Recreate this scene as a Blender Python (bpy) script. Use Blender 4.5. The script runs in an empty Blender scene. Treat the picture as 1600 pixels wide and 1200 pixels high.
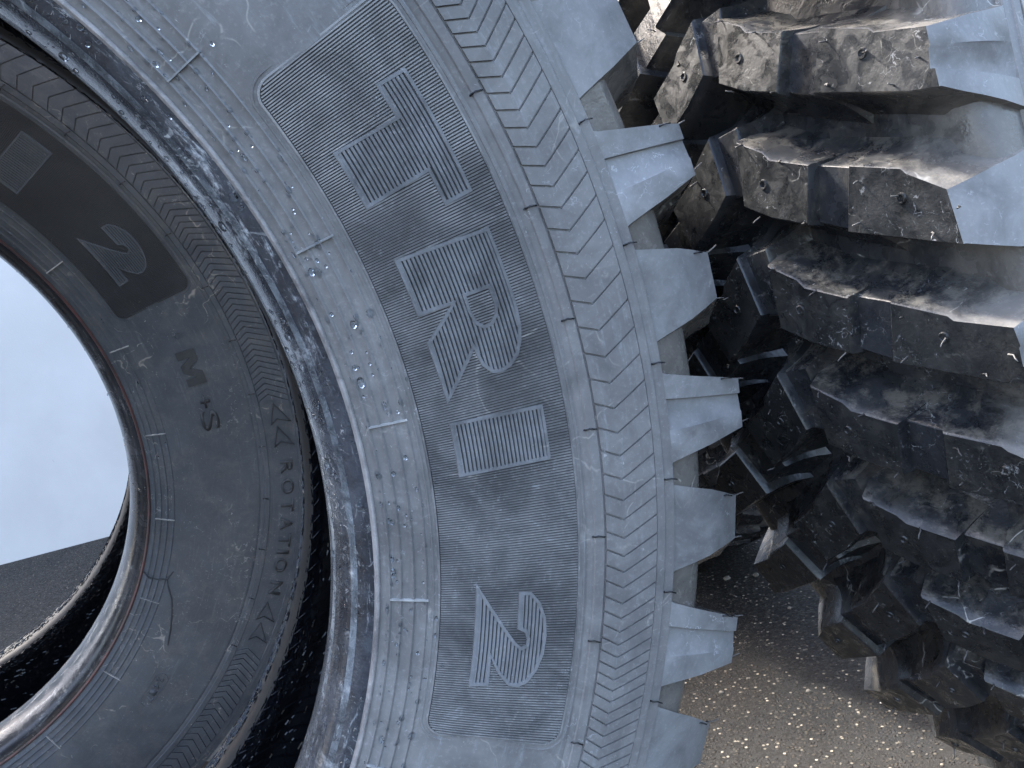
import bpy, bmesh, math, random
from mathutils import Vector, Matrix
from bpy import context
random.seed(7)
sc = context.scene
rad = math.radians
# ------------------------------------------------------------------ camera
# photo geometry recovered in camera axes (x right, y down, z forward); GRAV is "down"
GRAV = Vector((0.23375, 0.95907, 0.15979)).normalized()
CAM_H = 0.6893
ZW = -GRAV
YW = (Vector((0, 0, 1)) - GRAV * GRAV.z).normalized()
XW = YW.cross(ZW)
def c2w_vec(v):
    v = Vector(v)
    return Vector((v.dot(XW), v.dot(YW), v.dot(ZW)))
def c2w(p): return c2w_vec(p) + Vector((0, 0, CAM_H))
cam = bpy.data.cameras.new('camera')
cam.sensor_width = 36; cam.lens = 1427.1 / 1600 * 36
cam.clip_start = 0.02; cam.clip_end = 500
cam_o = bpy.data.objects.new('camera', cam)
r_, u_, b_ = c2w_vec((1, 0, 0)), c2w_vec((0, -1, 0)), c2w_vec((0, 0, -1))
M = Matrix((r_, u_, b_)).transposed().to_4x4(); M.translation = c2w((0, 0, 0))
cam_o.matrix_world = M
sc.collection.objects.link(cam_o); sc.camera = cam_o
# ------------------------------------------------------------------ light
SUN_ELEV = rad(50); SUN_AZ = rad(-42.5)      # azimuth clockwise from +Y (view direction); sun is high on the left, beyond the tyres' faces
sdir = Vector((math.sin(SUN_AZ) * math.cos(SUN_ELEV), math.cos(SUN_AZ) * math.cos(SUN_ELEV), math.sin(SUN_ELEV)))
W = bpy.data.worlds.new('World'); sc.world = W; W.use_nodes = True
nt = W.node_tree; nt.nodes.clear()
sky = nt.nodes.new('ShaderNodeTexSky'); sky.sky_type = 'NISHITA'; sky.sun_disc = False
sky.sun_elevation = SUN_ELEV; sky.sun_rotation = SUN_AZ
sky.air_density = 1.0; sky.dust_density = 5.5; sky.ozone_density = .6
bg = nt.nodes.new('ShaderNodeBackground'); bg.inputs['Strength'].default_value = 0.15
wo = nt.nodes.new('ShaderNodeOutputWorld')
nt.links.new(sky.outputs[0], bg.inputs[0]); nt.links.new(bg.outputs[0], wo.inputs[0])
sl = bpy.data.lights.new('sun', 'SUN'); sl.energy = 2.0; sl.angle = rad(4); sl.color = (1.0, 0.965, 0.92)
so = bpy.data.objects.new('sun', sl); so.rotation_euler = sdir.to_track_quat('Z', 'Y').to_euler()
sc.collection.objects.link(so)
sc.view_settings.view_transform = 'Standard'; sc.view_settings.look = 'None'
sc.view_settings.exposure = 2.88; sc.view_settings.gamma = 1
sc.render.engine = 'CYCLES'
# ------------------------------------------------------------------ materials
def nodes(name):
    m = bpy.data.materials.new(name); m.use_nodes = True
    n = m.node_tree; n.nodes.clear(); return m, n
class G:
    """tiny node-graph helper"""
    def __init__(s, n): s.n = n; s.pos = None
    def new(s, t, **k):
        o = s.n.nodes.new(t)
        for a, b in k.items(): setattr(o, a, b)
        return o
    def link(s, a, b): s.n.links.new(a, b)
    def P(s):
        if s.pos is None: s.pos = s.new('ShaderNodeNewGeometry')
        return s.pos.outputs['Position']
    def scaled(s, vec):
        m = s.new('ShaderNodeVectorMath', operation='MULTIPLY'); s.link(s.P(), m.inputs[0]); m.inputs[1].default_value = vec
        return m.outputs[0]
    def noise(s, scale, detail=3, rough=.55, dist=0., vec=None):
        o = s.new('ShaderNodeTexNoise'); o.inputs['Scale'].default_value = scale
        o.inputs['Detail'].default_value = detail; o.inputs['Roughness'].default_value = rough
        o.inputs['Distortion'].default_value = dist; s.link(vec or s.P(), o.inputs['Vector']); return o.outputs['Fac']
    def vor(s, scale, feature='DISTANCE_TO_EDGE', vec=None):
        o = s.new('ShaderNodeTexVoronoi', feature=feature); o.inputs['Scale'].default_value = scale
        s.link(vec or s.P(), o.inputs['Vector']); return o.outputs['Distance']
    def ramp(s, f, a, b, lo=0., hi=1.):
        o = s.new('ShaderNodeMapRange'); o.interpolation_type = 'SMOOTHSTEP'
        s.link(f, o.inputs[0])
        for i, v in zip((1, 2, 3, 4), (a, b, lo, hi)): o.inputs[i].default_value = v
        return o.outputs[0]
    def math(s, op, a, b):
        o = s.new('ShaderNodeMath', operation=op)
        for i, v in enumerate((a, b)):
            if hasattr(v, 'is_linked') or hasattr(v, 'links'): s.link(v, o.inputs[i])
            else: o.inputs[i].default_value = v
        return o.outputs[0]
    def mix(s, f, a, b):
        o = s.new('ShaderNodeMix', data_type='RGBA')
        if hasattr(f, 'links'): s.link(f, o.inputs[0])
        else: o.inputs[0].default_value = f
        for i, v in ((6, a), (7, b)):
            if hasattr(v, 'links'): s.link(v, o.inputs[i])
            else: o.inputs[i].default_value = (*v, 1)
        return o.outputs[2]
def rubber(name, base, dust, dustamt, grime=(.2, .17, .13), grimeamt=0., speck=.35, rough=(.45, .7), bump=.15, crack=0., wet=0., scale=1., streak=0., updust=0., coat=0., scuff=0., ring=0., soft=0, shoulder=None):
    m, n = nodes(name); g = G(n)
    bs = g.new('ShaderNodeBsdfPrincipled'); out = g.new('ShaderNodeOutputMaterial'); g.link(bs.outputs[0], out.inputs[0])
    big = g.noise(9 * scale, 4, .6, .4); mid = g.noise(42 * scale, 5, .65, .6); fine = g.noise(420 * scale, 3, .6)
    d = g.math('MULTIPLY', g.ramp(g.math('ADD', g.math('MULTIPLY', big, .5), g.math('MULTIPLY', mid, .5)), .22 if soft else .34, .78 if soft else .66), dustamt)
    d = g.math('ADD', d, g.math('MULTIPLY', g.ramp(fine, .52, .75), dustamt * .35))
    col = g.mix(g.math('MINIMUM', d, 1.), base, dust)
    if grimeamt:
        gm = g.math('MULTIPLY', g.ramp(g.noise(30 * scale, 7, .75, .25), .47, .62), grimeamt)
        gm = g.math('MULTIPLY', gm, g.ramp(g.noise(160 * scale, 4, .7, .8), .3, .62, .25, 1.))
        col = g.mix(gm, col, grime)
    if shoulder:                                   # the outer ends of the grooves are dusty like the sidewall
        tc2 = g.new('ShaderNodeTexCoord'); sz = g.new('ShaderNodeSeparateXYZ'); g.link(tc2.outputs['Object'], sz.inputs[0])
        az = g.math('ADD', sz.outputs[2], g.math('MULTIPLY', g.math('SUBTRACT', mid, .5), .05))
        col = g.mix(g.ramp(az, .088, .134), col, g.mix(g.math('MINIMUM', d, 1.), shoulder[0], shoulder[1]))
    if updust:
        nz = g.new('ShaderNodeSeparateXYZ'); g.P(); g.link(g.pos.outputs['Normal'], nz.inputs[0])
        um = g.math('MULTIPLY', g.ramp(nz.outputs[2], .35, .85), g.ramp(g.noise(60 * scale, 7, .78, .2), .46, .62, 0., updust))
        col = g.mix(um, col, (.36, .33, .28))
    if speck:
        sp = g.ramp(g.noise(190 * scale, 2, .8, 2.2), .66, .78, 0, speck)
        msk = g.ramp(g.noise(22 * scale, 3, .6), .42, .62)
        col = g.mix(g.math('MULTIPLY', sp, msk), col, (.5, .5, .49))
    if crack:
        wv = g.new('ShaderNodeVectorMath', operation='ADD'); 
        nn = g.new('ShaderNodeTexNoise'); nn.inputs['Scale'].default_value = 30 * scale; g.link(g.P(), nn.inputs['Vector'])
        ms = g.new('ShaderNodeVectorMath', operation='SCALE'); ms.inputs['Scale'].default_value = .05; g.link(nn.outputs['Color'], ms.inputs[0])
        g.link(g.P(), wv.inputs[0]); g.link(ms.outputs[0], wv.inputs[1])
        e = g.ramp(g.vor(21 * scale, vec=wv.outputs[0]), .0, .018, 1., 0.)
        keep = g.math('MULTIPLY', g.ramp(g.noise(13 * scale, 3, .6), .53, .62), g.ramp(g.noise(120 * scale, 3, .7), .42, .58))
        col = g.mix(g.math('MULTIPLY', g.math('MULTIPLY', e, keep), crack), col, (.46, .44, .40))
    if ring:
        tc = g.new('ShaderNodeTexCoord'); sx = g.new('ShaderNodeSeparateXYZ'); g.link(tc.outputs['Object'], sx.inputs[0])
        rr = g.math('SQRT', g.math('ADD', g.math('MULTIPLY', sx.outputs[0], sx.outputs[0]), g.math('MULTIPLY', sx.outputs[1], sx.outputs[1])), 0.)
        an = g.math('ARCTAN2', sx.outputs[1], sx.outputs[0])
        cb = g.new('ShaderNodeCombineXYZ'); g.link(g.math('MULTIPLY', g.math('ADD', rr, g.math('MULTIPLY', sx.outputs[2], -.6)), 260.), cb.inputs[0]); g.link(g.math('MULTIPLY', an, 9.), cb.inputs[1])
        rn = g.noise(1., 7, .72, .35, vec=cb.outputs[0])
        rm = g.math('MULTIPLY', g.ramp(rn, .53, .66), g.ramp(g.noise(300, 3, .7), .36, .6, .25, 1.))
        rm = g.math('MULTIPLY', rm, g.ramp(g.noise(7, 3, .6), .3, .6, .25, 1.))
        col = g.mix(g.math('MULTIPLY', rm, ring), col, (.50, .53, .56))
    if scuff:
        nn = g.new('ShaderNodeTexNoise'); nn.inputs['Scale'].default_value = 90; nn.inputs['Detail'].default_value = 4; g.link(g.P(), nn.inputs['Vector'])
        ms = g.new('ShaderNodeVectorMath', operation='SCALE'); ms.inputs['Scale'].default_value = .03; g.link(nn.outputs['Color'], ms.inputs[0])
        wv = g.new('ShaderNodeVectorMath', operation='ADD'); g.link(g.P(), wv.inputs[0]); g.link(ms.outputs[0], wv.inputs[1])
        e = g.ramp(g.vor(80, vec=wv.outputs[0]), .0, .03, 1., 0.)
        e = g.math('MULTIPLY', e, g.ramp(g.noise(170, 2, .6), .5, .62)); e = g.math('MULTIPLY', e, g.ramp(g.noise(17, 4, .65, .3), .48, .66))
        col = g.mix(g.math('MULTIPLY', e, scuff), col, (.55, .56, .57))
    if streak:
        st = g.ramp(g.noise(60, 4, .7, 3.), .58, .70, 0., streak)
        col = g.mix(g.math('MULTIPLY', st, g.ramp(g.noise(14, 3, .6), .38, .6)), col, (.62, .66, .68))
    g.link(col, bs.inputs['Base Color'])
    rg = g.ramp(mid, .35, .65, rough[0], rough[1])
    if wet:
        wm = g.ramp(g.noise(60 * scale, 3, .5, .5), .48, .56, 0., wet)
        rg = g.math('MULTIPLY', rg, g.math('SUBTRACT', 1., g.math('MULTIPLY', wm, .8)))
    g.link(rg, bs.inputs['Roughness'])
    bs.inputs['Specular IOR Level'].default_value = .45
    if coat: bs.inputs['Coat Weight'].default_value = coat; bs.inputs['Coat Roughness'].default_value = .12
    bp = g.new('ShaderNodeBump'); bp.inputs['Strength'].default_value = bump; bp.inputs['Distance'].default_value = .002
    hgt = g.math('ADD', g.math('MULTIPLY', mid, .6), g.math('MULTIPLY', fine, .25))
    g.link(hgt, bp.inputs['Height']); g.link(bp.outputs[0], bs.inputs['Normal'])
    return m
def side_mats(tag, base, dust, amt, ring=.2):
    return rubber('dusty_sidewall_rubber' + tag, base, dust, amt, scuff=.45, speck=.8, ring=ring, crack=.5, soft=1, rough=(.38, .56), bump=.22, grimeamt=.2, grime=(.19, .18, .165))
M_SIDE = side_mats('', (.10, .101, .103), (.29, .285, .28), .85)
M_SIDE_B = side_mats('_shaded', (.046, .056, .070), (.110, .128, .152), .6, .08)  # darker copy for the tyre behind, its shade put into the colour
M_GROOVE = rubber('panel_groove_rubber', (.018, .019, .021), (.055, .056, .058), .7, speck=.1, rough=(.4, .6), bump=.05)
M_PANEL = rubber('ribbed_panel_rubber', (.09, .092, .095), (.31, .308, .305), .9, streak=.3, scuff=.5, speck=.3, rough=(.30, .5), bump=.08, crack=.8, scale=.8)
M_PANEL_B = rubber('ribbed_panel_rubber_shaded', (.030, .034, .040), (.07, .077, .086), .6, rough=(.35, .5), bump=.08)  # same panel rubber with the rear tyre's shade painted in
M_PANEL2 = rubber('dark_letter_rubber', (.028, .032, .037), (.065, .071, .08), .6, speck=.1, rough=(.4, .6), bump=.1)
M_LUGSIDE = rubber('lug_side_rubber', (.13, .131, .133), (.30, .302, .304), .85, scuff=.7, speck=1., grimeamt=.15, grime=(.2, .19, .17), crack=.15, rough=(.36, .5), bump=.15)
M_TREAD = rubber('muddy_tread_rubber', (.008, .009, .010), (.030, .0305, .031), .9, grime=(.078, .074, .064), grimeamt=.35, scuff=.6, speck=1., crack=.3, rough=(.32, .55), bump=.3, wet=.5, scale=1.5)
M_WALL = rubber('lug_wall_rubber', (.010, .011, .013), (.034, .037, .042), .7, grime=(.14, .125, .10), grimeamt=.25, scuff=.4, speck=.5, crack=.8, rough=(.2, .42), bump=.35, wet=.5, updust=.22, shoulder=((.085, .080, .074), (.20, .188, .170)))
M_SHELF = rubber('groove_shelf_rubber', (.10, .10, .10), (.24, .238, .235), .9, scuff=.8, grime=(.26, .23, .19), grimeamt=.5, speck=.5, crack=.3, rough=(.35, .55), bump=.4)
M_TOE = rubber('rear_bead_rubber', (.003, .0035, .005), (.006, .007, .009), .6, speck=.0, rough=(.45, .6), bump=.1)
M_BEAD_SHINE = rubber('painted_bead_shine', (.02, .024, .03), (.20, .23, .26), .9, speck=.9, rough=(.14, .4), bump=.6, streak=.8, scale=2.2, ring=1.)  # pale streaks painted as the sky's reflection along the bead
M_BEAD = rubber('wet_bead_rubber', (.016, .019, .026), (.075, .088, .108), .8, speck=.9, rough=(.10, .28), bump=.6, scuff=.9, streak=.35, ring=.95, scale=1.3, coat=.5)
M_BEAD_B = rubber('bead_rubber_shaded', (.012, .014, .018), (.035, .04, .05), .8, speck=.5, rough=(.14, .3), bump=.3, ring=.3)  # darkened bead copy, shade of the rear tyre in its colour
M_LINER = rubber('inner_liner_rubber', (.004, .005, .008), (.010, .012, .018), .4, speck=.0, rough=(.12, .26), bump=.2)
M_HAIR = rubber('hair_rubber', (.02, .02, .022), (.20, .19, .18), .9, speck=0, rough=(.4, .6), bump=0)
M_TICK = rubber('chalky_mark_rubber', (.16, .17, .18), (.50, .50, .48), .9, speck=.8, rough=(.5, .7), bump=.3, scale=2)
M_LIP = rubber('bead_lip_rubber', (.14, .135, .135), (.46, .44, .43), .8, speck=.5, rough=(.4, .6), bump=.3, scale=2)
M_RED = rubber('reddish_lip_rubber', (.03, .028, .032), (.16, .06, .055), .6, speck=.1, rough=(.4, .6), bump=.2, scale=2)
M_LET = rubber('ribbed_letter_rubber', (.08, .084, .09), (.25, .258, .27), .8, speck=.4, scuff=.4, rough=(.33, .5), bump=.1, crack=.6)
m, n = nodes('water'); g = G(n); bs = g.new('ShaderNodeBsdfPrincipled'); out = g.new('ShaderNodeOutputMaterial'); g.link(bs.outputs[0], out.inputs[0])
bs.inputs['Base Color'].default_value = (.9, .95, 1, 1); bs.inputs['Transmission Weight'].default_value = 1; bs.inputs['IOR'].default_value = 1.33; bs.inputs['Roughness'].default_value = .02
M_WATER = m
# ------------------------------------------------------------------ helpers
def link(o): sc.collection.objects.link(o)
def mesh_of(name, verts, faces, mats, fmat=None, smooth=None, sharp=None):
    me = bpy.data.meshes.new(name); me.from_pydata(verts, [], faces)
    for mt in mats: me.materials.append(mt)
    if fmat: me.polygons.foreach_set('material_index', fmat)
    if smooth is not None:
        me.polygons.foreach_set('use_smooth', [True] * len(faces))
        if sharp: me.set_sharp_from_angle(angle=rad(sharp))
    me.update(); return me
def part(name, me, parent, **kw):
    o = bpy.data.objects.new(name, me); link(o); o.parent = parent
    for k, v in kw.items(): o[k] = v
    return o
def fix_normals(me):
    bm = bmesh.new(); bm.from_mesh(me); bmesh.ops.recalc_face_normals(bm, faces=bm.faces); bm.to_mesh(me); bm.free(); return me
HM = .137                                   # half width: photo-plane height h -> local z = h + HM
def lerp(x, xs, ys):
    if x <= xs[0]: return ys[0]
    for i in range(1, len(xs)):
        if x <= xs[i]:
            t = (x - xs[i - 1]) / (xs[i] - xs[i - 1]); return ys[i - 1] + t * (ys[i] - ys[i - 1])
    return ys[-1]
HR = [.380, .3815, .385, .396, .413, .430, .449, .470, .490, .508, .523, .538, .551]
HH = [-.0095, -.0098, -.0078, -.0042, .0008, .0040, .0064, .0083, .0098, .0112, .0117, .0118, .0112]
def hs(r): return lerp(r, HR, HH)
def pol(phi_deg, r, h):
    a = rad(phi_deg); return (r * math.cos(a), r * math.sin(a), h + HM)
def lathe(name, prof, mat, seg=360, sign=1, bands=None, extra=()):
    vs, fs, fm = [], [], []
    n = len(prof)
    for i in range(seg):
        a = 2 * math.pi * i / seg; c, s = math.cos(a), math.sin(a)
        for r, h in prof: vs.append((r * c, r * s, sign * (h + HM)))
    for i in range(seg):
        j = (i + 1) % seg
        for k in range(n - 1):
            q = (i * n + k, j * n + k, j * n + k + 1, i * n + k + 1)
            fs.append(q if sign > 0 else q[::-1])
            fm.append(next((b for b, rr in (bands or {}).items() if k in rr), 0))
    me = mesh_of(name, vs, fs, [mat, *extra], fm, smooth=True, sharp=38)
    return me
# ------------------------------------------------------------------ tyre meshes
def side_profile():
    xs = set()
    r = .3812
    while r < .5512: xs.add(round(r, 5)); r += .0035
    ridges = [(.3858, .0011, .0006), (.3916, .0011, .0006), (.3982, .0012, .0006), (.4050, .0009, .0005), (.4965, -.0005, .0005)]
    strips = [(.5010, .5062, .0010), (.5395, .5445, .0010)]
    for c, hgt, w in ridges:
        for d in (-2.2 * w, -w, 0, w, 2.2 * w): xs.add(round(c + d, 5))
    for a, b, hgt in strips:
        for d in (a - .0007, a, b, b + .0007): xs.add(round(d, 5))
    xs.add(.5512); out = []
    for x in sorted(xs):
        h = hs(x)
        for c, hgt, w in ridges:
            d = abs(x - c)
            if d < 2.2 * w: h += hgt * max(0, 1 - d / (2.2 * w)) ** .7
        for a, b, hgt in strips:
            if a - 1e-6 <= x <= b + 1e-6: h += hgt
        out.append((x, h))
    return out
BEAD = [(.3650, -.0670), (.3620, -.0640), (.3602, -.0600), (.3594, -.0550), (.3594, -.0500), (.3596, -.0450), (.3604, -.0390), (.3618, -.0325), (.3638, -.0265), (.3665, -.0208), (.3695, -.0165), (.3728, -.0135), (.3757, -.0120), (.3780, -.0113)]
LIP = [(.3780, -.0113), (.3784, -.0098), (.3791, -.0088), (.3800, -.0086), (.3808, -.0090), (.3812, -.0098)]
SHELF = [(.5512, hs(.551)), (.5517, .0104), (.5524, .0080), (.5560, .0074), (.5615, .0068), (.5665, .0060), (.5700, .0048), (.5724, .0028), (.5740, -.0002), (.5751, -.0046), (.5760, -.0120), (.5768, -.0280), (.5773, -.0450), (.5775, -.0700), (.5780, -.1370)]
LINER = [(.3650, -.0670), (.3700, -.0665), (.3780, -.0610), (.3900, -.0470), (.4080, -.0360), (.4400, -.0240), (.4800, -.0150), (.5100, -.0130), (.5300, -.0190), (.5430, -.0330), (.5520, -.0600), (.5560, -.0950), (.5570, -.1370)]
SP = side_profile()
ME = {}
for sg, tag in ((1, 'a'), (-1, 'b')):
    ME['bead' + tag] = lathe('bead', BEAD, M_BEAD if sg > 0 else M_TOE, 540, sg, {1: (5, 9)} if sg > 0 else None, [M_BEAD_SHINE])
    ME['lip' + tag] = lathe('bead_lip', LIP, M_LIP, 540, sg)
    ME['side' + tag] = lathe('sidewall', SP, M_SIDE, 540, sg)
    ME['shelf' + tag] = lathe('tread_base', SHELF, M_WALL, 360, sg, {1: range(0, 1)}, [M_SHELF])
    ME['liner' + tag] = lathe('inner_liner', LINER, M_LINER, 360, -sg if False else sg)
PITCH = 7.2
MPP = rad(PITCH) * .606                      # metres per pitch at the tread
RT_H = [-.137, -.0843, -.065, -.030, .004]; RT_R = [.6120, .6112, .6090, .6060, .6030]
def rtop(h): return lerp(h, RT_H, RT_R)
def offset_dirs(P):
    n = len(P); A = sum(P[i][0] * P[(i + 1) % n][1] - P[(i + 1) % n][0] * P[i][1] for i in range(n)); s = 1 if A > 0 else -1
    out = []
    for i in range(n):
        a, b, c = P[i - 1], P[i], P[(i + 1) % n]
        e1 = Vector((b[0] - a[0], b[1] - a[1])); e2 = Vector((c[0] - b[0], c[1] - b[1]))
        if e1.length < 1e-7: e1 = e2
        if e2.length < 1e-7: e2 = e1
        e1.normalize(); e2.normalize()
        n1 = Vector((e1.y, -e1.x)) * s; n2 = Vector((e2.y, -e2.x)) * s
        m_ = (n1 + n2)
        if m_.length < .2: m_ = n1.copy()
        m_.normalize(); k = 1 / max(.5, m_.dot(n1)); out.append(m_ * k)
    return out
DEP = [0, .03, .28, .52, .74, .90, 1.06]
OFF = [-.0009, 0, .0014, .0032, .0058, .0088, .0120]
TR = [.6028, .6022, .5910, .5790, .5670, .5535, .5506]
def lug(name, poly, sign=1, dphi=0., rcap=None, floor=.5780, steep=1.0, ring=None, mats=None):
    """poly: (phi in pitches, h[, kind, ...]); kind 'L'/'H' = shoulder corner low/high, 'a','A','B','b' = slot corners"""
    P = [(p[0] * MPP, p[1]) for p in poly]; D = offset_dirs(P); n = len(P)
    vs, fs, fm = [], [], []
    isS = any(len(p) > 2 and p[2] in 'aAbB' for p in poly)
    LO = [0, 0, -.028, -.062, -.092, -.135, -.152]; HI = [0, 0, .052, .102, .152, .215, .236]
    TH = [.0035, .0040, .0066, .0092, .0108, .0114, .0110] if isS else [-.0065, -.006, -.0002, .0050, .0080, .0095, .0096]
    if not isS: HI = [0, 0, .07, .14, .19, .25, .26]
    for L in range(len(DEP)):
        for i, p in enumerate(poly):
            kind = p[2] if len(p) > 2 else ''
            if kind:
                r = TR[L]; h = TH[L]
                f = {'L': 0, 'a': .3475, 'A': .3475, 'B': .67, 'b': .67, 'H': 1}[kind]
                lo = 1.035 + LO[L]; hi = (1.43 if isS else 1.432) + HI[L]
                if not isS: lo += .028
                ph = lo + f * (hi - lo)
                if kind in 'aA': ph = 1.035 + .137 + .002
                if kind in 'bB': ph = 1.035 + .265 + .121 * (TR[0] - r) / .049
                if kind in 'A' and L < 6: h -= .0010
                if kind in 'B' and L < 6: h -= .0026
                if kind == 'a': ph -= .012
                if kind == 'b': ph += .012
                if L == 0: r = .6030
            else:
                h0 = p[1]; rt = (rcap if rcap else rtop(h0)); r = rt - DEP[L] * (rt - floor)
                d = D[i] * OFF[L] * (steep if L > 1 else 1); ph = (P[i][0] + d.x) / MPP; h = p[1] + d.y
                if L == 0: r = rt
            h2 = h
            x, y, z = pol((ph + dphi) * PITCH, r, h2)
            vs.append((x, y, z * sign))
    ns = len(DEP)
    for L in range(ns - 1):
        for i in range(n):
            j = (i + 1) % n
            q = (L * n + i, L * n + j, (L + 1) * n + j, (L + 1) * n + i)
            fs.append(q)
            k1 = poly[i][2:] ; k2 = poly[j][2:]
            fm.append(1 if (k1 and k2) else 2)
    # cap, slightly domed with a centre vertex
    cx = sum(p[0] for p in poly) / n; ch = sum(p[1] for p in poly) / n
    vs.append(tuple(Vector(pol((cx + dphi) * PITCH, (rcap if rcap else rtop(ch)) + .0003, ch)) * 1)); vs[-1] = (vs[-1][0], vs[-1][1], vs[-1][2] * sign)
    fs.append(tuple(range(n))); fm.append(0); vs.pop()
    if ring:
        ph, hh = ring; base = len(vs); K = 14
        for j in range(K):
            a = 2 * math.pi * j / K
            for rr, dz in ((.0014, -.0004), (.0020, .0007), (.0027, .0007), (.0032, -.0004)):
                x, y, z = pol((ph + dphi) * PITCH + math.degrees(rr * math.cos(a) / .608), rtop(hh) + dz, hh + rr * math.sin(a)); vs.append((x, y, z * sign))
        for j in range(K):
            for k in range(3): fs.append((base + j * 4 + k, base + (j + 1) % K * 4 + k, base + (j + 1) % K * 4 + k + 1, base + j * 4 + k + 1)); fm.append(0)
    me = mesh_of(name, vs, fs, mats or [M_TREAD, M_LUGSIDE, M_WALL, M_SHELF], fm, smooth=True, sharp=28)
    fix_normals(me); me.set_sharp_from_angle(angle=rad(48))
    ef = {}
    for p in me.polygons:
        for ek in p.edge_keys: ef.setdefault(ek, set()).add(p.material_index)
    for e in me.edges:
        if len(ef.get(tuple(sorted(e.vertices)), ())) > 1: e.use_edge_sharp = True
    return me
S_POLY = [(.67, -.0540), (.855, -.0255), (.896, -.0232), (1.035, .004, 'L'), (1.16, .004, 'a'), (1.17, .004, 'A'), (1.30, .004, 'B'), (1.31, .004, 'b'), (1.43, .003, 'H'), (1.385, -.012), (1.10, -.0655)]
P_POLY = [(.67, -.0540), (.824, -.0255), (.868, -.0232), (1.005, -.006, 'L'), (1.39, -.0067, 'H'), (1.12, -.0655)]
MID_POLY = [(.15, -.126), (.325, -.1068), (.40, -.1030), (.56, -.0768), (.975, -.0875), (.83, -.112), (.66, -.1315)]
TIE_POLY = [(.56, -.0785), (.70, -.0520), (1.13, -.0640), (.96, -.0895)]
CEN_POLY = [(.02, -.1290), (.02, -.1530), (.53, -.1530), (.58, -.1290)]
TMAT = [M_WALL, M_WALL, M_WALL]
for sg, tag, dm in ((1, 'a', 0.), (-1, 'b', -.14)):
    ME['S' + tag] = lug('shoulder_lug', S_POLY, sg, 0, ring=(1.0, -.032))
    ME['P' + tag] = lug('shoulder_lug', P_POLY, sg, 0, ring=(1.02, -.030))
    ME['M' + tag] = lug('centre_lug', MID_POLY, sg, dm, ring=(.56, -.112))
    ME['T' + tag] = lug('tie_bar', TIE_POLY, sg, dm * .5, rcap=.6035, floor=.577, steep=1.3, mats=TMAT)
ME['C'] = lug('tie_bar', CEN_POLY, 1, 0, rcap=.6055, floor=.577, steep=1.2, mats=TMAT)
# ---- ribbed panel with letters (polar outlines, degrees and metres)
def inflate(poly, d):
    P = [(rad(a) * .4525, r) for a, r in poly]; D = offset_dirs(P)
    return [(math.degrees((p[0] + q.x * d) / .4525), p[1] + q.y * d) for p, q in zip(P, D)]
LET = {
 'T': [(37.25, .4617), (37.15, .4784), (29.0, .4784), (28.95, .4625), (31.25, .4625), (31.0, .4263), (35.2, .4263), (35.05, .4617)],
 'R': [(27.15, .4272), (26.6, .4784), (24.9, .4784), (23.2, .4784), (21.3, .4783), (20.1, .4774), (19.1, .4752), (18.3, .4718), (17.7, .4665), (17.45, .461), (17.6, .4555), (18.3, .4512), (19.5, .4494), (16.35, .4285), (20.93, .4270), (22.9, .4455), (22.95, .4272)],
 'I': [(14.9, .4270), (14.62, .4784), (10.88, .4784), (10.8, .4270)],
 '2': [(2.5, .4321), (.75, .4403), (-.98, .4492), (-2.1, .4560), (-2.45, .4595), (-2.3, .4622), (-1.9, .4625), (-1.35, .4608), (-1.1, .4565), (1.66, .4563), (1.6, .4635), (.8, .4690), (-.35, .4726), (-1.6, .4737), (-2.99, .4731), (-4.2, .4700), (-5.1, .4655), (-5.45, .4600), (-5.35, .4545), (-4.45, .4475), (-3.25, .4425), (-5.4, .4430), (-5.55, .4321)],
}
HOLE = [(23.07, .4544), (23.04, .4666), (21.98, .4671), (21.3, .4655), (20.9, .4622), (20.85, .4585), (21.2, .4556), (22.08, .4542)]
def spans(poly, val, axis):
    xs = []
    n = len(poly)
    for i in range(n):
        a, b = poly[i], poly[(i + 1) % n]
        if (a[axis] - val) * (b[axis] - val) < 0:
            t = (val - a[axis]) / (b[axis] - a[axis]); xs.append(a[1 - axis] + t * (b[1 - axis] - a[1 - axis]))
    xs.sort(); return [(xs[i], xs[i + 1]) for i in range(0, len(xs) - 1, 2)]
def subtract(base, cuts):
    for c0, c1 in cuts:
        nb = []
        for a, b in base:
            if c1 <= a or c0 >= b: nb.append((a, b)); continue
            if a < c0: nb.append((a, c0))
            if c1 < b: nb.append((c1, b))
        base = nb
    return base
PH0, PH1, PR0, PR1 = -9.5, 41.2, .4130, .4903
def panel_range(phi):
    cr = .0085; ca = math.degrees(cr / .45)
    d = min(phi - PH0, PH1 - phi)
    if d < 0: return None
    k = cr - math.sqrt(max(0, cr * cr - ((ca - d) / ca * cr) ** 2)) if d < ca else 0
    return PR0 + k, PR1 - k
def ridge(vs, fs, pts, wvec, hgt, top=.45):
    """pts: list of (phi, r) along the ridge; wvec: half width as (dphi, dr)"""
    b0 = len(vs)
    for p, r in pts:
        for f, z in ((-1, -.0004), (-top, hgt), (top, hgt), (1, -.0004)):
            pp, rr = p + wvec[0] * f, r + wvec[1] * f; vs.append(pol(pp, rr, hs(rr) + z))
    for i in range(len(pts) - 1):
        for k in range(3): fs.append((b0 + i * 4 + k, b0 + i * 4 + k + 1, b0 + i * 4 + 4 + k + 1, b0 + i * 4 + 4 + k))
    fs.append((b0, b0 + 1, b0 + 2, b0 + 3)); e = b0 + (len(pts) - 1) * 4; fs.append((e + 3, e + 2, e + 1, e))
vs, fs = [], []
NP = 270; dp = (PH1 - PH0) / NP
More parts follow.
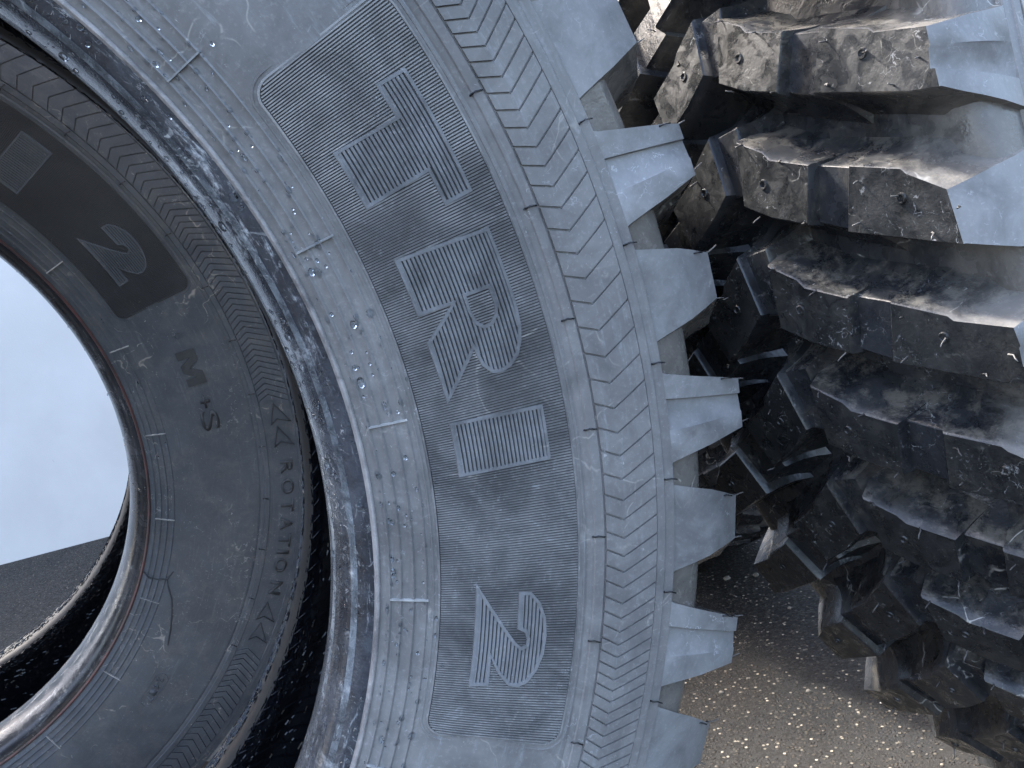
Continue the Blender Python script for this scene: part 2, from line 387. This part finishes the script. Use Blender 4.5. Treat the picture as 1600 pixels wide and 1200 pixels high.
for i in range(NP):
    phi = PH0 + (i + .5) * dp; rg_ = panel_range(phi)
    sp = [rg_]
    for k, L in LET.items():
        sp = subtract(sp, spans(L, phi, 0))
        if k == 'R': sp += spans(HOLE, phi, 0)
    for a, b in sp:
        if b - a < .001: continue
        K = max(1, int((b - a) / .012))
        ridge(vs, fs, [(phi, a + (b - a) * t / K) for t in range(K + 1)], (dp * .40, 0), .0010, .55)
nrib = len(fs)
K = 254
for i in range(K + 1):
    phi = PH0 + .02 + (PH1 - PH0 - .04) * i / K; a, b = panel_range(phi); a -= .0006; b += .0006
    for t in range(8): r = a + (b - a) * t / 7; vs.append(pol(phi, r, hs(r) + .00022))
b0 = len(vs) - (K + 1) * 8
for i in range(K):
    for t in range(7): fs.append((b0 + i * 8 + t, b0 + i * 8 + 8 + t, b0 + i * 8 + 9 + t, b0 + i * 8 + 1 + t))
me = mesh_of('fine_rib', vs, fs, [M_PANEL, M_GROOVE], [0] * nrib + [1] * (len(fs) - nrib)); fix_normals(me); ME['ribs'] = me
# raised frame round the panel
def frame_mesh(name, off, w, hgt, mat):
    out = []
    cr = .0085 + off; ca = math.degrees(cr / .45)
    a0, a1 = PH0 - math.degrees(off / .45), PH1 + math.degrees(off / .45); r0, r1 = PR0 - off, PR1 + off
    K = 60
    for t in range(K + 1): out.append((a0 + ca + (a1 - a0 - 2 * ca) * t / K, r0))
    for t in range(1, 7): th = math.pi / 2 * t / 7; out.append((a1 - ca + ca * math.sin(th), r0 + cr - cr * math.cos(th)))
    out.append((a1, r0 + cr)); out.append((a1, r1 - cr))
    for t in range(1, 7): th = math.pi / 2 * t / 7; out.append((a1 - ca + ca * math.cos(th), r1 - cr + cr * math.sin(th)))
    for t in range(K + 1): out.append((a1 - ca - (a1 - a0 - 2 * ca) * t / K, r1))
    for t in range(1, 7): th = math.pi / 2 * t / 7; out.append((a0 + ca - ca * math.sin(th), r1 - cr + cr * math.cos(th)))
    out.append((a0, r1 - cr)); out.append((a0, r0 + cr))
    for t in range(1, 7): th = math.pi / 2 * t / 7; out.append((a0 + ca - ca * math.cos(th), r0 + cr - cr * math.sin(th)))
    D = offset_dirs([(rad(a) * .4525, r) for a, r in out]); vs, fs = [], []; n = len(out)
    for (a, r), d in zip(out, D):
        for f, z in ((-1, -.0004), (-.5, hgt), (.5, hgt), (1, -.0004)):
            rr = r + d.y * w * f; vs.append(pol(a + math.degrees(d.x * w * f / .4525), rr, hs(rr) + z))
    for i in range(n):
        j = (i + 1) % n
        for k in range(3): fs.append((i * 4 + k, i * 4 + k + 1, j * 4 + k + 1, j * 4 + k))
    me = mesh_of(name, vs, fs, [mat], smooth=True, sharp=40); return fix_normals(me)
ME['frame'] = frame_mesh('panel_frame', .0042, .0008, .0005, M_SIDE)
ME['frame2'] = frame_mesh('panel_frame', .0010, .0009, .0008, M_PANEL)
def letter_mesh(k):
    P = LET[k]; A = sum(P[i][0] * P[(i + 1) % len(P)][1] - P[(i + 1) % len(P)][0] * P[i][1] for i in range(len(P)))
    vs, fs = [], []
    W1, HT = .0017, .0013
    def ring(poly, inward):
        # densify
        Q = []
        n = len(poly)
        for i in range(n):
            a, b = poly[i], poly[(i + 1) % n]; L = math.hypot(rad(a[0] - b[0]) * .45, a[1] - b[1]); m_ = max(1, int(L / .006))
            for t in range(m_): Q.append((a[0] + (b[0] - a[0]) * t / m_, a[1] + (b[1] - a[1]) * t / m_))
        lv = [inflate(Q, .0004 * inward), Q, inflate(Q, -W1 * inward), inflate(Q, -(W1 + .0003) * inward)]
        zs = [-.0005, HT, HT, .0002]; b0 = len(vs); m_ = len(Q)
        for pl, z in zip(lv, zs):
            for a, r in pl: vs.append(pol(a, r, hs(r) + z))
        for L in range(3):
            for i in range(m_): j = (i + 1) % m_; fs.append((b0 + L * m_ + i, b0 + L * m_ + j, b0 + (L + 1) * m_ + j, b0 + (L + 1) * m_ + i))
    ring(P, 1)
    if k == 'R': ring(HOLE, -1)
    inner = inflate(P, -W1 * .9); hole = inflate(HOLE, W1 * .9)
    r = min(p[1] for p in P) + W1 + .0008
    while r < max(p[1] for p in P) - W1:
        sp = spans(inner, r, 1)
        if k == 'R': sp = subtract(sp, spans(hole, r, 1))
        for a, b in sp:
            if b - a < .15: continue
            K = max(1, int((b - a) / 1.2)); ridge(vs, fs, [(a + (b - a) * t / K, r) for t in range(K + 1)], (0, .00093), .0011, .72)
        r += .0022
    me = mesh_of('raised_letter', vs, fs, [M_LET]); fix_normals(me); return me
for k in LET: ME['let' + k] = letter_mesh(k)
# ---- chevron blocks (measured pitch)
CH = [38.776, 37.953, 37.133, 36.296, 35.402, 34.45, 33.474, 32.433, 31.352, 30.182, 29.017, 27.77, 26.464, 25.06, 23.612, 22.062, 20.481, 18.805, 17.12, 15.465, 13.831, 12.25, 10.766, 9.239, 7.839, 6.58, 5.355, 4.148, 3.09, 2.04, .972, -.03, -.96, -1.842, -2.683, -3.482, -4.239, -4.997, -5.759, -6.55, -7.35, -8.15, -8.95, -9.75, -10.5]
while CH[-1] > -26.2: CH.append(CH[-1] - .74)
up = [38.776]
while up[-1] < 58.6: up.append(up[-1] + .80)
CH = sorted(set(up + CH), reverse=True)
R0, RA, R1 = .5075, .5183, .5388
ext = [-61.4]
while ext[-1] > -120.2: ext.append(ext[-1] - min(1.5, .74 + .02 * len(ext)))
PAIRS = list(zip(CH[:-1], CH[1:])) + list(zip(ext[:-1], ext[1:]))
CHEV, CHEV_B = [], []
for a, b, flip in [(a, b, f) for f in (0, 1) for a, b in PAIRS]:
    gap = .048 if a - b > .9 else .042
    vs, fs = [], []
    cols = [(R0, 0.), ((R0 + RA) / 2, -.29), (RA, -.58), (.5250, -.58 + 1.25 * .33), (.5320, -.58 + 1.25 * .67), (R1, .67)]
    if flip: cols = [(R0, 0.), ((R0 + RA) / 2, .33), (RA, .65), (.5250, .65 - 1.35 * .33), (.5320, .65 - 1.35 * .67), (R1, -.70)]
    for r, o in cols:
        bt = .025
        for ang, z in ((a + o - gap, -.0003), (a + o - gap - bt, .0015), (b + o + gap + bt, .0015), (b + o + gap, -.0003)):
            vs.append(pol(ang, r, hs(r) + z))
    for i in range(5):
        for k in range(3): fs.append((i * 4 + k, i * 4 + k + 1, i * 4 + 5 + k, i * 4 + 4 + k))
    fs.append((0, 1, 2, 3)); fs.append((23, 22, 21, 20))
    me = mesh_of('chevron_block', vs, fs, [M_SIDE]); (CHEV_B if flip else CHEV).append(fix_normals(me))
# ---- text by the built-in font, bent round the tyre
def glyph(ch, phi_c, r0, height, wdeg=None, hgt=.0015, mat=M_SIDE):
    cu = bpy.data.curves.new('glyph', 'FONT'); cu.body = ch; cu.size = 1; cu.offset = .012
    o = bpy.data.objects.new('glyph', cu); link(o); dg = context.evaluated_depsgraph_get(); dg.update()
    tm = bpy.data.meshes.new_from_object(o.evaluated_get(dg)); bpy.data.objects.remove(o)
    bm = bmesh.new(); bm.from_mesh(tm)
    bmesh.ops.remove_doubles(bm, verts=bm.verts, dist=1e-4)
    ext = bmesh.ops.extrude_face_region(bm, geom=bm.faces[:])
    for v in ext['geom']:
        if isinstance(v, bmesh.types.BMVert): v.co.z += 1
    X = [v.co.x for v in bm.verts]; Y = [v.co.y for v in bm.verts]; x0, x1, y0, y1 = min(X), max(X), min(Y), max(Y)
    k = height / (y1 - y0); w = rad(wdeg) * r0 if wdeg else (x1 - x0) * k
    for v in bm.verts:
        r = r0 + (v.co.y - y0) * k; ph = phi_c - math.degrees(((v.co.x - x0) / (x1 - x0) - .5) * w / (r0 + height / 2))
        v.co = pol(ph, r, hs(r) + (hgt if v.co.z > .5 else -.0003))
    bmesh.ops.recalc_face_normals(bm, faces=bm.faces)
    me = bpy.data.meshes.new('raised_letter'); bm.to_mesh(me); bm.free(); me.materials.append(mat); return me
GL = []
for ch, p in zip('ROTATION', (5.9, 3.3, .75, -1.75, -4.0, -5.65, -7.5, -10.7)):
    GL.append(('raised_letter', glyph(ch, p - 41.1, .5190, .0138, {'I': .5, 'O': 1.95, 'R': 1.75, 'N': 1.85}.get(ch, 1.7), mat=M_PANEL2), 'raised letter ' + ch))
def flat_letter(pts, phi_c, wdeg, r0, height, hgt, mat):
    vs = []
    for z in (-.0003, hgt):
        for x, y in pts: r = r0 + y * height; vs.append(pol(phi_c - (x - .5) * wdeg, r, hs(r) + z))
    n = len(pts); fs = [tuple(range(n, 2 * n))] + [(i, (i + 1) % n, n + (i + 1) % n, n + i) for i in range(n)]
    return fix_normals(mesh_of('raised_letter', vs, fs, [mat]))
GL.append(('raised_letter', flat_letter([(0, 0), (.02, 1), (.34, 1), (.5, .42), (.66, 1), (.98, 1), (1, 0), (.78, 0), (.78, .62), (.60, 0), (.40, 0), (.22, .62), (.22, 0)], 21.8 - 41.1, 5.1, .4430, .0195, .0012, M_PANEL2), 'raised letter M'))
GL.append(('plus_sign', glyph('+', 16.7 - 41.1, .4485, .0100, 1.9, .0012, M_PANEL2), 'raised plus sign'))
GL.append(('raised_letter', glyph('S', 13.9 - 41.1, .4445, .0185, 2.9, .0012, M_PANEL2), 'raised letter S'))
for i, ch in enumerate('2417'):
    GL.append(('raised_letter', glyph(ch, -28.0 - i * 1.15 - 41.1, .4400 + i * .0006, .0075, .85, .0009), 'small moulded numeral in an oval'))
def outline(name, pts, w, hgt, mat, closed=True):
    vs, fs = [], []
    D = offset_dirs([(rad(a) * .45, r) for a, r in pts]); n = len(pts)
    for (a, r), d in zip(pts, D):
        for f, z in ((-1, -.0003), (-.5, hgt), (.5, hgt), (1, -.0003)):
            rr = r + d.y * w * f; vs.append(pol(a + math.degrees(d.x * w * f / .45), rr, hs(rr) + z))
    for i in range(n if closed else n - 1):
        j = (i + 1) % n
        for k in range(3): fs.append((i * 4 + k, i * 4 + k + 1, j * 4 + k + 1, j * 4 + k))
    return fix_normals(mesh_of(name, vs, fs, [mat]))
ov = []
for t in range(16):
    a = 2 * math.pi * t / 16; ov.append((-29.9 - 41.1 + 1.9 * (1 if math.cos(a) > 0 else -1) + 1.0 * math.cos(a), .4445 + .0072 * math.sin(a)))
GL.append(('code_oval', outline('code_oval', ov, .0006, .0007, M_SIDE), None))
GL.append(('moulded_dot', outline('moulded_dot', [(26.5 - 41.1 + .45 * math.cos(a * .5236), .4545 + .0036 * math.sin(a * .5236)) for a in range(12)], .0007, .0010, M_SIDE), None))
for a0 in (14.3, 11.3, -12.9, -15.9):
    b0 = a0 - 41.1
    GL.append(('direction_arrow', outline('direction_arrow', [(b0, .5215), (b0 - 2.6, .5150), (b0 - 2.0, .5225), (b0 - 2.6, .5365)], .0006, .0014, M_PANEL2), None))
# ---- mould ticks, liner ribs, droplets, hairs
vs, fs = [], []; ridge(vs, fs, [(0, .3856 + .0205 * t / 4) for t in range(5)], (.10, 0), .0016, .6)
ME['tick'] = fix_normals(mesh_of('mould_tick', vs, fs, [M_TICK]))
def liner_pt(s):
    """s in 0..1 along the whole inner surface, from +side toe to -side toe"""
    full = [(r, h) for r, h in LINER] + [(r, -2 * HM - h) for r, h in LINER[::-1][1:]] + [(r, -2 * HM - h) for r, h in (BEAD[3], BEAD[6], BEAD[9], BEAD[12])]
    x = s * (len(full) - 1); i = min(int(x), len(full) - 2); t = x - i
    return full[i][0] + (full[i + 1][0] - full[i][0]) * t, full[i][1] + (full[i + 1][1] - full[i][1]) * t, full[i + 1][0] - full[i][0], full[i + 1][1] - full[i][1]
def lp(phi, s, lift):
    r, h, dr, dh = liner_pt(s); L = math.hypot(dr, dh) or 1; nr, nh = dh / L, -dr / L   # into the cavity
    return pol(phi, r + nr * lift, h + nh * lift)
vs, fs = [], []
for i in range(180):
    phi = i * 2.0; b0 = len(vs); K = 34
    for t in range(K + 1):
        s = .08 + .905 * t / K
        for d, l in ((-.10, -.0002), (0, .0012), (.10, -.0002)): vs.append(lp(phi + 26 * (.955 - s) + d, s, l))
    for t in range(K):
        for k in range(2): fs.append((b0 + t * 3 + k, b0 + t * 3 + k + 1, b0 + t * 3 + 4 + k, b0 + t * 3 + 3 + k))
ME['lrib'] = mesh_of('liner_rib', vs, fs, [M_LINER], smooth=True)
vs, fs = [], []
rs = random.Random(3)
for i in range(34000):
    phi = rs.uniform(0, 360); s = rs.choice((rs.uniform(.12, .3), rs.uniform(.3, .92), rs.uniform(.6, .96), rs.uniform(.78, .985), rs.uniform(.84, .985))); L = rs.uniform(.0025, .0075); ang = rs.choice((rs.gauss(.9, .25), rs.gauss(.9, .25), rs.gauss(-.6, .4)))
    r = liner_pt(s)[0]; ds = .30 * L * math.cos(ang) * 3; dph = math.degrees(L * math.sin(ang) / r)
    wds, wph = .0011 * math.sin(ang), math.degrees(.0006 * math.cos(ang) / r)
    b0 = len(vs)
    for e in (-.5, .5):
        for f, l in ((-1, -.0002), (0, .0009), (1, -.0002)): vs.append(lp(phi + dph * e + wph * f, min(.99, max(.01, s + ds * e - wds * f)), l))
    fs += [(b0, b0 + 1, b0 + 4, b0 + 3), (b0 + 1, b0 + 2, b0 + 5, b0 + 4)]
ME['dash'] = mesh_of('liner_dash', vs, fs, [M_LINER])
def tube(pts, rads, seg=6):
    vs, fs = [], []
    for i, p in enumerate(pts):
        p = Vector(p); d = (Vector(pts[min(i + 1, len(pts) - 1)]) - Vector(pts[max(i - 1, 0)])).normalized()
        a = d.orthogonal().normalized(); b = d.cross(a)
        for k in range(seg): t = 2 * math.pi * k / seg; vs.append(tuple(p + (a * math.cos(t) + b * math.sin(t)) * rads[i]))
    for i in range(len(pts) - 1):
        for k in range(seg): fs.append((i * seg + k, i * seg + (k + 1) % seg, (i + 1) * seg + (k + 1) % seg, (i + 1) * seg + k))
    fs.append(tuple(range(seg))); fs.append(tuple((len(pts) - 1) * seg + k for k in range(seg))[::-1])
    return vs, fs
HAIRS = []
for v_ in range(4):
    L = (.0065, .0055, .0075, .006)[v_]; bnd = (.0015, -.001, .003, .0005)[v_]
    vs, fs = tube([(0, 0, -.002), (L * .3, bnd * .2, 0), (L * .7, bnd * .6, 0), (L, bnd, .0005)], (.0005, .00045, .0004, .0003))
    HAIRS.append(fix_normals(mesh_of('rubber_hair', vs, fs, [M_HAIR], smooth=True)))
vs, fs = tube([(0, 0, -.001), (.0005, .0005, .0015), (.003, .0008, .0022), (.007, -.0004, .0018)], (.0006, .0006, .0005, .0004))
HAIR_S = fix_normals(mesh_of('rubber_hair', vs, fs, [M_WALL], smooth=True))
def hair(parent, phi, r, h, me, dirv=None, roll=0.):
    o = part('rubber_hair', me, parent); a = rad(phi)
    o.location = (r * math.cos(a), r * math.sin(a), h + HM)
    o.rotation_euler = (0, roll, a) if dirv is None else dirv
    return o
FLASH = [[(-11.5, .3815), (-12.2, .3877), (-12.06, .3998), (-11.5, .4072), (-10.2, .4115)], [(-11.6, .4060), (-12.8, .4092), (-14.8, .4170), (-17.4, .4228), (-20.1, .4281), (-22.3, .4318)]]
# ------------------------------------------------------------------ assemble a tyre
def tyre(C, U, V, N, rot, label, chev=None):
    """C,U,V,N in camera axes; rot in degrees about the axle"""
    e = bpy.data.objects.new('tractor_tyre', None); link(e)
    e['label'] = label; e['category'] = 'tyre'; e['group'] = 'big mud tyres standing on the yard'
    mid = Vector(C) - HM * Vector(N)
    X, Y, Z = c2w_vec(U), c2w_vec(V), c2w_vec(N)
    m_ = Matrix((X, Y, Z)).transposed()
    m_ = m_ @ Matrix.Rotation(rad(rot), 3, 'Z')
    m4 = m_.to_4x4(); m4.translation = c2w(mid); e.matrix_world = m4
    for t in 'ab':
        part('sidewall', ME['side' + t], e); part('bead', ME['bead' + t], e); part('bead_lip', ME['lip' + t], e)
        part('tread_base', ME['shelf' + t], e); part('inner_liner', ME['liner' + t], e)
    part('liner_rib', ME['lrib'], e, kind='stuff'); part('liner_dash', ME['dash'], e, kind='stuff')
    def rz(name, me, a, **kw):
        o = part(name, me, e, **kw); o.rotation_euler = (0, 0, rad(a)); return o
    # lug k: shoulder S at even k (low corner of S tip sits at 10.05 deg)
    base = 10.05 - 1.035 * PITCH
    for k in range(50):
        a = base + k * PITCH
        for t in 'ab':
            rz('shoulder_lug', ME[('S' if k % 2 == 0 else 'P') + t], a)
            rz('centre_lug', ME['M' + t], a); rz('tie_bar', ME['T' + t], a)
        rz('tie_bar', ME['C'], a)
    for q in range(2):
        p = rz('ribbed_panel', ME['frame2'], 180 * q)
        part('panel_frame', ME['frame'], p); part('fine_rib', ME['ribs'], p, kind='stuff')
        for k in 'TRI2': part('raised_letter', ME['let' + k], p, label='ribbed raised ' + {'T': 'letter T', 'R': 'letter R', 'I': 'letter I', '2': 'numeral 2'}[k])
        for me_ in (chev or CHEV): rz('chevron_block', me_, 180 * q)
        for nm, me_, lb in GL:
            o = rz(nm, me_, 180 * q)
            if lb: o['label'] = lb
    k = -12
    while k < 12.3: rz('mould_tick', ME['tick'], 1.25 + 14.62 * k); k += 1
    return e
def cross(a, b): return Vector(a).cross(Vector(b))
A = dict(C=Vector((-0.4320749, 0.12879183, 0.37927689)), U=Vector((.94925484, 0, .31450793)), V=Vector((-.05041803, .9870671, .15217281)), N=Vector((.31044043, .16030765, -.93697823)))
ta, tb = 0.38420301, 0.30279541
Nb = Vector((math.sin(ta) * math.cos(tb), math.sin(tb), -math.cos(ta) * math.cos(tb)))
Ub = Vector((0, 1, 0)).cross(Nb).normalized(); Ub = Ub if Ub.x > 0 else -Ub
Vb = Nb.cross(Ub); Vb = Vb if Vb.y > 0 else -Vb
Cb = Vector((-0.74892988, 0.14121137, 0.85747507))
Ud = Vector((-.888919433, 0, -.458063578)); Vd = Vector((.05846552, .99182104, -.11345835)); Nd = Vector((.4543171, -.12763626, -.881649)); Cd = Vector((0.7243, -0.2497, 0.7251))
import os
T_A = tyre(A['C'], A['U'], -A['V'], A['N'], 0, 'big tyre facing the viewer with the lit ribbed TRI 2 panel and pale lugs')
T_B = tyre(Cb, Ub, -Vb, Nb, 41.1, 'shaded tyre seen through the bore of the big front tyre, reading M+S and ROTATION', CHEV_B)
SWAP = {M_SIDE.name: M_SIDE_B, M_PANEL.name: M_PANEL_B, M_LET.name: M_SIDE_B, M_GROOVE.name: M_PANEL2, M_BEAD.name: M_BEAD_B, M_BEAD_SHINE.name: M_BEAD_B, M_LIP.name: M_RED}
for o in T_B.children_recursive:                     # darker copies paint in its shade; the reddish lip is its own colour
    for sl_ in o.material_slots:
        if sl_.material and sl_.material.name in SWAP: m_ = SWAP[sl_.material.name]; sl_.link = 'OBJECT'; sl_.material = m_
T_D = tyre(Cd, Ud, Vd, Nd, -2.56, 'muddy tyre on the right showing its deep block tread')
Ce = Vector((.335, -.283, 1.80))
Ne = (Vector((1, 0, .12)) - GRAV * Vector((1, 0, .12)).dot(GRAV)).normalized(); Ue = -GRAV.cross(Ne); Ue.normalize()
Ce -= GRAV * (Ce.dot(GRAV) + .612 - CAM_H)
T_E = tyre(Ce, Ue, Ne.cross(Ue), Ne, 5, 'dark tyre farther back, glimpsed between the lugged front tyre and the muddy one')
for hph in range(0, 9):
    for kind, e_, rr in ((0, T_A, 0),):
        lo = 10.05 + (hph - 4) * PITCH
        for q, a in enumerate((lo + .15, lo + 2.75)):
            hair(T_A, a, .6030, -.0005 if hph % 2 == 0 else -.009, HAIRS[(hph + q) % 4])
        hair(T_A, lo + 3.1, .5895, .0055 if hph % 2 == 0 else -.002, HAIR_S)
        hair(T_A, lo + 5.2, .5455, hs(.5455) + .0005, HAIR_S)
        hair(T_A, lo + 2.2, .4995, hs(.4995), HAIR_S)
for k in range(-2, 10):
    lo = 10.05 - 1.035 * PITCH + k * PITCH
    for q, (ph, h) in enumerate(((1.0, -.03), (1.30, -.018), (1.08, -.055), (.80, -.05), (.95, -.09), (.78, -.12), (.45, -.095), (.2, -.12), (1.2, -.002), (.3, -.165), (.85, -.187), (1.3, -.26))):
        me_ = HAIRS[(k + q) % 4]; s_ = ((k * 7 + q * 5) % 9 - 4) * .16
        hair(T_D, lo + ph * PITCH, rtop(h if h > -.137 else -.274 - h) - .001, h, me_, roll=s_)
for k in range(-4, 9):
    hair(T_B, 12.0 + k * 7.2 - 41.1, .5455, hs(.5455), HAIR_S); hair(T_B, 9.0 + k * 7.2 - 41.1, .4985, hs(.4985), HAIR_S)
# loose rubber flash hanging on the shaded tyre's sidewall
for path in FLASH:
    pts = [pol(a - 41.1, r, hs(r) + .0012 + .001 * (i % 2)) for i, (a, r) in enumerate(path)]
    v_, f__ = tube(pts, [.0009] * (len(pts) - 1) + [.0004])
    part('rubber_flash', fix_normals(mesh_of('rubber_flash', v_, f__, [M_PANEL2], smooth=True)), T_B)
# water drops on the front tyre's bead and ribs
def drops(parent, n, seed, ph0, ph1):
    rs = random.Random(seed); vs, fs = [], []
    prof = BEAD[3:] + SP
    for i in range(n):
        ph = rs.uniform(ph0, ph1)
        j = rs.choice((rs.randint(2, 9), rs.randint(2, 9), rs.randint(12, 40), rs.randint(12, 30)))
        (r0, h0), (r1, h1) = prof[j], prof[j + 1]; t = rs.random(); r = r0 + (r1 - r0) * t; h = h0 + (h1 - h0) * t
        if r > .38: h = hs(r) + .0003
        L = math.hypot(r1 - r0, h1 - h0); nr, nh = -(h1 - h0) / L, (r1 - r0) / L
        a = rad(ph); c, s_ = math.cos(a), math.sin(a)
        nv = Vector((nr * c, nr * s_, nh)); tv = Vector((-s_, c, 0)); bv = nv.cross(tv)
        o = Vector((r * c, r * s_, h + HM)); R = min(.0026, .00045 + rs.expovariate(1 / .00045)); el = rs.uniform(.9, 1.5)
        b0 = len(vs); rings = ((1, 0.), (.96, .28), (.75, .55), (.4, .72))
        for f, z in rings:
            for q in range(8):
                th = 2 * math.pi * q / 8; vs.append(tuple(o + tv * (R * el * f * math.cos(th)) + bv * (R * f * math.sin(th)) + nv * (R * z)))
        vs.append(tuple(o + nv * R * .78))
        for L_ in range(3):
            for q in range(8): fs.append((b0 + L_ * 8 + q, b0 + L_ * 8 + (q + 1) % 8, b0 + L_ * 8 + 8 + (q + 1) % 8, b0 + L_ * 8 + 8 + q))
        for q in range(8): fs.append((b0 + 24 + q, b0 + 24 + (q + 1) % 8, b0 + 32))
        fs.append(tuple(b0 + q for q in range(8))[::-1])
    part('water_drop', mesh_of('water_drop', vs, fs, [M_WATER], smooth=True), parent, kind='stuff')
drops(T_A, 900, 5, -25, 75)
drops(T_B, 60, 9, 0 - 41, 60 - 41)
# ------------------------------------------------------------------ ground and wall
m, n = nodes('asphalt'); g = G(n)
bs = g.new('ShaderNodeBsdfPrincipled'); out = g.new('ShaderNodeOutputMaterial'); g.link(bs.outputs[0], out.inputs[0])
vn = g.new('ShaderNodeTexVoronoi', feature='F1'); vn.inputs['Scale'].default_value = 230; g.link(g.P(), vn.inputs['Vector'])
hsv = g.new('ShaderNodeSeparateColor'); g.link(vn.outputs['Color'], hsv.inputs[0])
stone = g.ramp(vn.outputs['Distance'], .30, .62, 1., 0.)
pick = g.ramp(hsv.outputs[0], .25, 1., 0., 1.)
tone = g.mix(hsv.outputs[1], (.016, .014, .012), (.085, .070, .050))
pale = g.ramp(hsv.outputs[2], .90, .93, 0., 1.)
tone = g.mix(pale, tone, (.38, .34, .27))
col = g.mix(g.math('MULTIPLY', stone, pick), (.008, .0076, .007), tone)
big = g.ramp(g.noise(3.5, 4, .6, .4), .35, .65)
col = g.mix(g.math('MULTIPLY', big, .4), col, (.028, .025, .021))
col = g.mix(g.ramp(g.noise(11, 5, .7, .5), .48, .66, 0., .55), col, (.012, .012, .012))
g.link(col, bs.inputs['Base Color']); g.link(g.ramp(hsv.outputs[2], 0, 1, .5, .85), bs.inputs['Roughness']); bs.inputs['Specular IOR Level'].default_value = .3
bp = g.new('ShaderNodeBump'); bp.inputs['Strength'].default_value = .9; bp.inputs['Distance'].default_value = .003
g.link(g.math('ADD', g.math('MULTIPLY', stone, pick), g.math('MULTIPLY', g.noise(700, 2), .4)), bp.inputs['Height']); g.link(bp.outputs[0], bs.inputs['Normal'])
M_ASPH = m
gp = bpy.data.objects.new('ground', mesh_of('ground', [(-40, -40, 0), (40, -40, 0), (40, 40, 0), (-40, 40, 0)], [(0, 1, 2, 3)], [M_ASPH])); link(gp); gp['kind'] = 'structure'
# loose pale chippings lying in the asphalt where it is seen close to
vs, fs = [], []
rs = random.Random(11)
for i in range(1100):
    x, y = rs.uniform(-.2, 1.3), rs.uniform(.7, 2.4); s_ = .0008 + rs.expovariate(1 / .0009) if rs.random() < .97 else rs.uniform(.004, .007); b0 = len(vs); a0 = rs.uniform(0, 6.28)
    for z, f in ((-.0005, 1), (s_ * .45, .85), (s_ * .8, .4)):
        for q in range(5): th = a0 + q * 1.2566; vs.append((x + s_ * f * math.cos(th) * rs.uniform(.75, 1.2), y + s_ * f * math.sin(th) * rs.uniform(.6, 1.1), z))
    for L_ in range(2):
        for q in range(5): fs.append((b0 + L_ * 5 + q, b0 + L_ * 5 + (q + 1) % 5, b0 + L_ * 5 + 5 + (q + 1) % 5, b0 + L_ * 5 + 5 + q))
    fs.append(tuple(b0 + 10 + q for q in range(5)))
m, n = nodes('pale_chipping'); g = G(n); bs = g.new('ShaderNodeBsdfPrincipled'); out = g.new('ShaderNodeOutputMaterial'); g.link(bs.outputs[0], out.inputs[0])
g.link(g.mix(g.noise(90, 2), (.05, .045, .036), (.30, .27, .22)), bs.inputs['Base Color']); bs.inputs['Roughness'].default_value = .5
o = bpy.data.objects.new('grit', mesh_of('grit', vs, fs, [m])); link(o); o['kind'] = 'stuff'; o['label'] = 'pale stone chippings set in the dark asphalt'; o['category'] = 'grit'
# white rendered wall behind
m, n = nodes('white_render'); g = G(n); bs = g.new('ShaderNodeBsdfPrincipled'); out = g.new('ShaderNodeOutputMaterial'); g.link(bs.outputs[0], out.inputs[0])
cl = g.mix(g.ramp(g.noise(2.2, 5, .6), .3, .7), (.60, .585, .56), (.68, .665, .64))
cl = g.mix(g.ramp(g.noise(26, 4, .7, 1.), .72, .78, 0., .5), cl, (.3, .3, .3))
g.link(cl, bs.inputs['Base Color']); bs.inputs['Roughness'].default_value = .8
bp = g.new('ShaderNodeBump'); bp.inputs['Strength'].default_value = .15; bp.inputs['Distance'].default_value = .003; g.link(g.noise(220, 4), bp.inputs['Height']); g.link(bp.outputs[0], bs.inputs['Normal'])
f_ = 1427.1
def ground_pt(px, py):
    d = Vector(((px - 800) / f_, (py - 600) / f_, 1)); t = CAM_H / d.dot(GRAV); return c2w(d * t)
p0, p1 = ground_pt(0, 883), ground_pt(190, 833); wd = (p1 - p0); wd.z = 0; wd.normalize(); wn = Vector((-wd.y, wd.x, 0))
a_, b2 = p0 - wd * 6, p0 + wd * 9; TH_ = .25
q = [a_, b2, b2 + wn * TH_, a_ + wn * TH_]
vs = [(v.x, v.y, -.02) for v in q] + [(v.x, v.y, 3.2) for v in q]
wl = bpy.data.objects.new('wall', mesh_of('wall', vs, [(0, 1, 5, 4), (1, 2, 6, 5), (2, 3, 7, 6), (3, 0, 4, 7), (4, 5, 6, 7)], [m])); link(wl)
wl['label'] = 'smooth white rendered wall behind the tyres, rising from the asphalt'; wl['category'] = 'wall'
